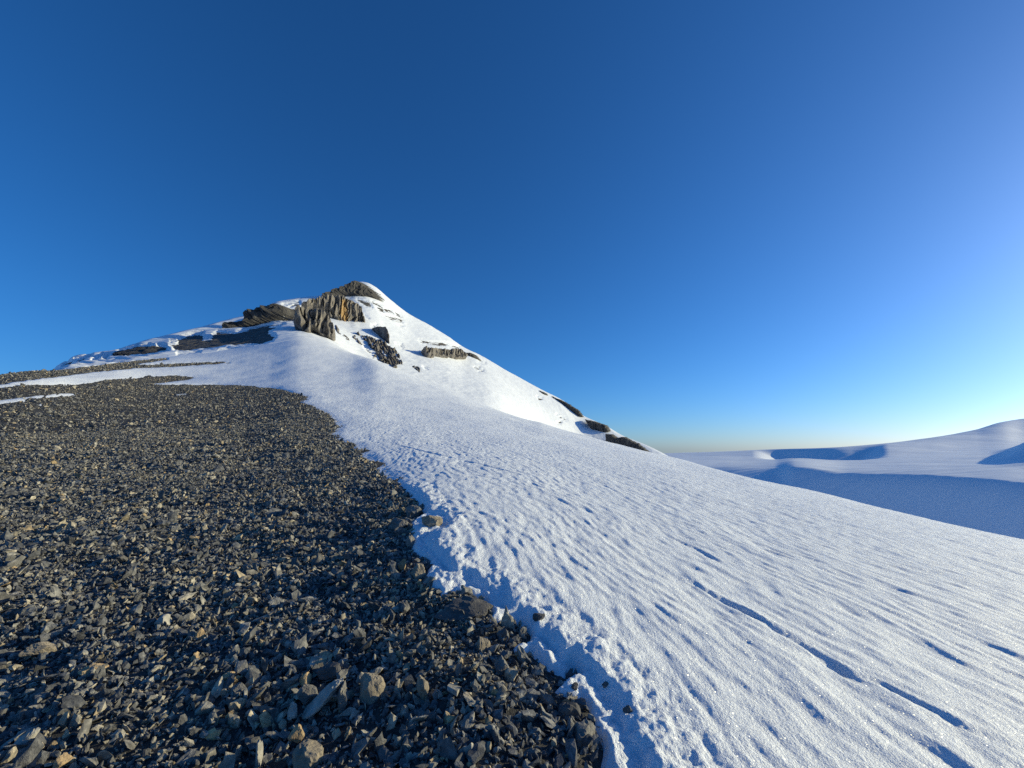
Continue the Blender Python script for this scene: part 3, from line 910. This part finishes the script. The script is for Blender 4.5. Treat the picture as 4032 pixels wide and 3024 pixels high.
parts = [scatter(90000, 1.2, 8, -62, 30, 0.027, 0.48, 0.11), scatter(650, 1.2, 9, -62, 30, 0.085, 0.25, 0.14),
         scatter(120000, 8, 16, -58, 8, 0.032, 0.45, 0.15), scatter(900, 8, 18, -58, 8, 0.11, 0.3, 0.2),
         scatter(150000, 16, 34, -58, 0, 0.052, 0.4, 0.24),
         scatter(90000, 34, 90, -58, -10, 0.085, 0.4, 0.3)]
sx = np.concatenate([p[0] for p in parts]); sy = np.concatenate([p[1] for p in parts]); ss = np.concatenate([p[2] for p in parts])
ss = ss * np.exp(0.38 * fbm2(sx / 1.4, sy / 1.4, 2, 401) + 0.25 * fbm2(sx / 0.35, sy / 0.35, 2, 402))
sdd = gravel_sdf(sx, sy)
dist = np.hypot(sx, sy)
# a few strays beyond the edge
keep = sdd > np.where(rng.random(len(sx)) < 0.06, -0.12, 0.0) * np.clip(dist / 6, 0.5, 3)
sx, sy, ss, dist = sx[keep], sy[keep], ss[keep], dist[keep]
# stones of the darker band on the next rise
xb = rng.uniform(R(-58), R(-22), 120000); db = rng.uniform(24, 150, 120000)
bx_, by_ = db * np.sin(xb), db * np.cos(xb)
pb = np.stack(toscreen(bx_, by_, ground(bx_, by_)), -1)
kb = (poly_sdf(pb, np.array(band_px[0])) > 0.5) & (db < np.interp(xb, AZ, D3) * 1.02)
sx = np.concatenate([sx, bx_[kb]]); sy = np.concatenate([sy, by_[kb]])
ss = np.concatenate([ss, 0.0013 * db[kb] * np.exp(0.4 * rng.standard_normal(kb.sum()))]); dist = np.hypot(sx, sy)
sz = ground_bumpy(sx, sy)
n = len(sx)
rot = np.stack([rng.normal(0, 0.75, n), rng.normal(0, 0.75, n), rng.uniform(0, 6.283, n)], -1)
steepm = rng.random(n) < 0.35
rot[steepm, 0] = rng.uniform(-1.5, 1.5, steepm.sum())
scl = np.stack([ss * rng.uniform(0.8, 1.25, n), ss * rng.uniform(0.8, 1.2, n), ss * rng.uniform(0.75, 1.3, n)], -1)
sz = sz + ss * rng.uniform(-0.05, 0.35, n)
idx = rng.integers(0, len(variants), n)
appar = ss / dist
su, sv = toscreen(sx, sy, sz)
inframe = (su > 10) & (su < 4020) & (sv > 0) & (sv < 3010)
order = np.argsort(-np.where(inframe, appar, 0))
single = order[:300]
mass = np.ones(n, bool); mass[single] = False

pm = bpy.data.meshes.new('scree')
V = np.stack([sx, sy, sz], -1)[mass].astype(np.float32)
pm.vertices.add(len(V)); pm.vertices.foreach_set('co', V.ravel())
pm.attributes.new('rot', 'FLOAT_VECTOR', 'POINT').data.foreach_set('vector', rot[mass].astype(np.float32).ravel())
pm.attributes.new('scl', 'FLOAT_VECTOR', 'POINT').data.foreach_set('vector', scl[mass].astype(np.float32).ravel())
pm.attributes.new('idx', 'INT', 'POINT').data.foreach_set('value', idx[mass].astype(np.int32))
pm.materials.append(M_SCREE)
scree = link('scree', pm, kind='stuff', label='loose dark angular scree covering the hillside')
ng = bpy.data.node_groups.new('scatter_stones', 'GeometryNodeTree')
ng.interface.new_socket('Geometry', in_out='INPUT', socket_type='NodeSocketGeometry')
ng.interface.new_socket('Geometry', in_out='OUTPUT', socket_type='NodeSocketGeometry')
gi = ng.nodes.new('NodeGroupInput'); go = ng.nodes.new('NodeGroupOutput')
ci = ng.nodes.new('GeometryNodeCollectionInfo')
ci.inputs['Collection'].default_value = src
ci.inputs['Separate Children'].default_value = True
ci.inputs['Reset Children'].default_value = True
iop = ng.nodes.new('GeometryNodeInstanceOnPoints')
iop.inputs['Pick Instance'].default_value = True


def named(nm, t):
    a = ng.nodes.new('GeometryNodeInputNamedAttribute')
    a.data_type = t
    a.inputs['Name'].default_value = nm
    return [o for o in a.outputs if o.name == 'Attribute' and o.enabled][0]


e2r = ng.nodes.new('FunctionNodeEulerToRotation')
ng.links.new(named('rot', 'FLOAT_VECTOR'), e2r.inputs[0])
ng.links.new(gi.outputs[0], iop.inputs['Points'])
ng.links.new(ci.outputs[0], iop.inputs['Instance'])
ng.links.new(named('idx', 'INT'), iop.inputs['Instance Index'])
ng.links.new(e2r.outputs[0], iop.inputs['Rotation'])
ng.links.new(named('scl', 'FLOAT_VECTOR'), iop.inputs['Scale'])
ng.links.new(iop.outputs[0], go.inputs[0])
md = scree.modifiers.new('scatter', 'NODES')
md.node_group = ng

for i in single:
    o = link('stone', variants[idx[i]], label='one of the larger loose angular stones lying in the dark scree', cat='stone',
             group='larger loose stones in the scree')
    o.location = (sx[i], sy[i], sz[i])
    o.rotation_euler = rot[i]
    o.scale = scl[i]


# ------------------------------------------------------------------ rocks one can point at
def rock_mesh(name, seed, ext, mat, lay=0.0, sub=4):
    """faceted, layered boulder; ext = full extents in metres"""
    r = np.random.default_rng(seed)
    bm = bmesh.new()
    bmesh.ops.create_icosphere(bm, subdivisions=sub, radius=1.0)
    V = np.array([v.co[:] for v in bm.verts])
    nn = V / np.linalg.norm(V, axis=1)[:, None]
    rad = np.full(len(V), 1.6)
    for _ in range(13):
        a = r.normal(size=3); a /= np.linalg.norm(a)
        off = r.uniform(0.66, 0.98)
        dp = nn @ a
        rad = np.where(dp > 0.05, np.minimum(rad, off / np.maximum(dp, 0.05)), rad)
    rad = np.minimum(rad, 1.25)
    V = nn * rad[:, None]
    s1 = int(r.integers(1000))
    k = 1.0
    dn = 0.17 * fbm2(V[:, 0] * 2.2 + V[:, 2], V[:, 1] * 2.2 - V[:, 2] * 0.7, 5, s1, 0.68) + 0.07 * noise2(V[:, 2] * (5 + 6 * lay), V[:, 0] + V[:, 1], s1 + 5)
    V = V * (1 + dn)[:, None]
    V = V * (np.array(ext) / 2.15)
    for v, p in zip(bm.verts, V):
        v.co = p
    bmesh.ops.recalc_face_normals(bm, faces=bm.faces)
    me = bpy.data.meshes.new(name); bm.to_mesh(me); bm.free()
    me.materials.append(mat)
    return me


M_ROCKG = rock_material('grey_boulder', 14.0, (0.11, 0.107, 0.104), (0.19, 0.18, 0.165), (0.29, 0.27, 0.235), 0.012, 0.9)
M_ROCKT = rock_material('tan_boulder', 14.0, (0.16, 0.14, 0.115), (0.29, 0.245, 0.185), (0.43, 0.36, 0.26), 0.012, 0.9)
M_ROCKO = rock_material('ochre_stone', 18.0, (0.28, 0.20, 0.12), (0.45, 0.32, 0.18), (0.58, 0.43, 0.25), 0.008, 0.8)
M_ROCKP = rock_material('pale_stone', 18.0, (0.24, 0.23, 0.205), (0.37, 0.35, 0.31), (0.5, 0.47, 0.41), 0.008, 0.8)
M_ROCKD = rock_material('dark_boulder', 14.0, (0.06, 0.06, 0.062), (0.105, 0.10, 0.098), (0.17, 0.16, 0.15), 0.012, 0.9)

# name, (px, py), (width, height) in readings, aspect of depth, material, roll, lift, on snow, label
rocks = [
    ('boulder', (1699, 2074), (84, 66), M_ROCKT, 0, .25, 'round tan layered boulder alone on the snow beside the scree edge'),
    ('boulder', (1632, 2011), (76, 54), M_ROCKG, .2, .2, 'grey brown boulder on the scree edge just above the tan boulder'),
    ('boulder', (1574, 2064), (72, 66), M_ROCKG, 0, .2, 'squared dark boulder with one pale end left of the tan boulder'),
    ('boulder', (1650, 2250), (76, 100), M_ROCKT, 0, .15, 'tan edged rock slab at the scree edge above the white snow tongue'),
    ('boulder', (1616, 2141), (36, 66), M_ROCKG, 0, .2, 'narrow upright rock on the scree edge below the tan boulder'),
    ('rock_slab', (1830, 2398), (210, 96), M_ROCKD, -.1, .1, 'long dark rock slab jutting into the snow edge'),
    ('boulder', (1959, 2482), (70, 58), M_ROCKD, 0, .2, 'rough dark boulder on the snow edge right of the long slab'),
    ('boulder', (2014, 2464), (58, 46), M_ROCKD, .3, .2, 'smaller dark boulder touching the shaded snow right of the long slab'),
    ('boulder', (2240, 2800), (124, 92), M_ROCKD, -.3, .15, 'dark layered slab under the lit snow tongue at the scree edge'),
    ('boulder', (2290, 2902), (138, 108), M_ROCKG, .5, .15, 'large cracked rock at the scree edge in the lower part of the frame'),
    ('boulder', (2100, 2985), (82, 66), M_ROCKG, .4, .2, 'rounded grey rock in the dark scree at the bottom edge'),
    ('boulder', (2240, 2990), (84, 60), M_ROCKG, .6, .2, 'slanting grey rock at the bottom edge beside the snow'),
    ('stone', (2121, 2488), (48, 32), M_ROCKD, .4, .35, 'small dark stone lying in the blue shaded snow'),
    ('stone', (2263, 2745), (28, 30), M_ROCKD, .2, .4, 'small dark stone in the lit snow tongue'),
    ('stone', (2384, 2750), (34, 18), M_ROCKD, .3, .4, 'thin dark stone lying in the broad blue shaded snow hollow'),
    ('stone', (2472, 2858), (48, 28), M_ROCKD, .5, .4, 'lowest dark stone sunk in the shaded snow'),
    ('stone', (1270, 2745), (44, 150), M_ROCKP, -.9, .35, 'long pale stone lying aslant in the dark scree'),
    ('stone', (1346, 2750), (44, 112), M_ROCKG, 0, .4, 'upright knobbly stone right of the long slanting pale stone'),
    ('boulder', (1460, 2704), (110, 130), M_ROCKT, 0, .25, 'largest slab in the scree with a tan lit right side'),
    ('stone', (1668, 2719), (46, 110), M_ROCKT, .1, .4, 'tall narrow tan stone in the scree right of the largest slab'),
    ('boulder', (1978, 2630), (66, 100), M_ROCKG, 0, .3, 'crumbly grey block in the scree below the lit snow patch'),
    ('boulder', (1902, 2542), (48, 74), M_ROCKT, 0, .3, 'small tan grey block in the scree left of the dark boulder pair'),
    ('stone', (168, 2558), (118, 44), M_ROCKT, -.2, .4, 'flat tan star shaped stone near the left edge'),
    ('stone', (374, 2645), (96, 64), M_ROCKO, -.5, .4, 'yellowish flat slab in the scree near the left side'),
    ('stone', (781, 2504), (44, 54), M_ROCKO, -.4, .4, 'bright ochre stone, upper one of the pair'),
    ('stone', (768, 2596), (36, 52), M_ROCKO, .2, .4, 'bright ochre stone, lower one of the pair'),
    ('stone', (70, 2925), (44, 125), M_ROCKP, -.75, .2, 'long pale slab aslant in the lower left corner'),
    ('stone', (250, 2998), (60, 50), M_ROCKO, 0, .4, 'ochre stone cut by the bottom edge near the left corner'),
    ('stone', (898, 2672), (46, 56), M_ROCKO, .2, .4, 'squat yellowish stone left of the sandy oval one'),
    ('stone', (1017, 2970), (26, 96), M_ROCKP, 0, .4, 'thin upright pale sliver at the bottom edge'),
    ('stone', (640, 2444), (52, 56), M_ROCKP, .5, .4, 'pale three cornered stone above the ochre pair'),
    ('stone', (1200, 2680), (44, 60), M_ROCKO, -.3, .4, 'sandy oval stone just above the crumbled grey stone'),
    ('stone', (1214, 2735), (70, 76), M_ROCKG, -.6, .4, 'crumbled grey stone under the sandy oval one'),
    ('stone', (1168, 2890), (54, 60), M_ROCKO, -.3, .4, 'cream stone at the lower end of the long slanting pale stone'),
    ('boulder', (1200, 2975), (120, 90), M_ROCKT, -.3, .3, 'broad crumbly tan rock at the bottom edge'),
    ('stone', (1152, 2800), (36, 74), M_ROCKP, 0, .4, 'upright pale stone left of the long slanting pale stone'),
    ('stone', (935, 2720), (64, 46), M_ROCKG, .3, .4, 'broad rounded grey stone below the squat yellowish stone'),
    ('boulder', (1300, 2640), (110, 70), M_ROCKD, .1, .25, 'dark low block in shade left of the largest slab'),
]
for k, (nm, (px, py), (w, h), mat, roll, lift, lab) in enumerate(rocks):
    H, ok = hit([px], [py + h * 0.25])
    p = H[0]
    d = math.sqrt(p[0]**2 + p[1]**2 + p[2]**2)
    q = (p[1] * CP + p[2] * SP) / FPX / K4
    W_, H_ = w * q, h * q
    me = rock_mesh(nm, 900 + k, (W_, 0.5 * (W_ + H_), H_), mat, lay=0.6, sub=4 if max(w, h) > 60 else 3)
    o = link(nm, me, label=lab, cat=nm.replace('_', ' ') if nm != 'rock_slab' else 'slab')
    az = math.atan2(p[0], p[1])
    qx, qy = np.array([p[0]]), np.array([p[1]])
    base_z = float(ground(qx, qy)[0]) + max(0.0, float(near_thickness(qx, qy, np.hypot(qx, qy))[0]))
    o.location = (p[0], p[1], base_z + H_ * lift * 0.6)
    o.rotation_euler = (0, -roll, -az)
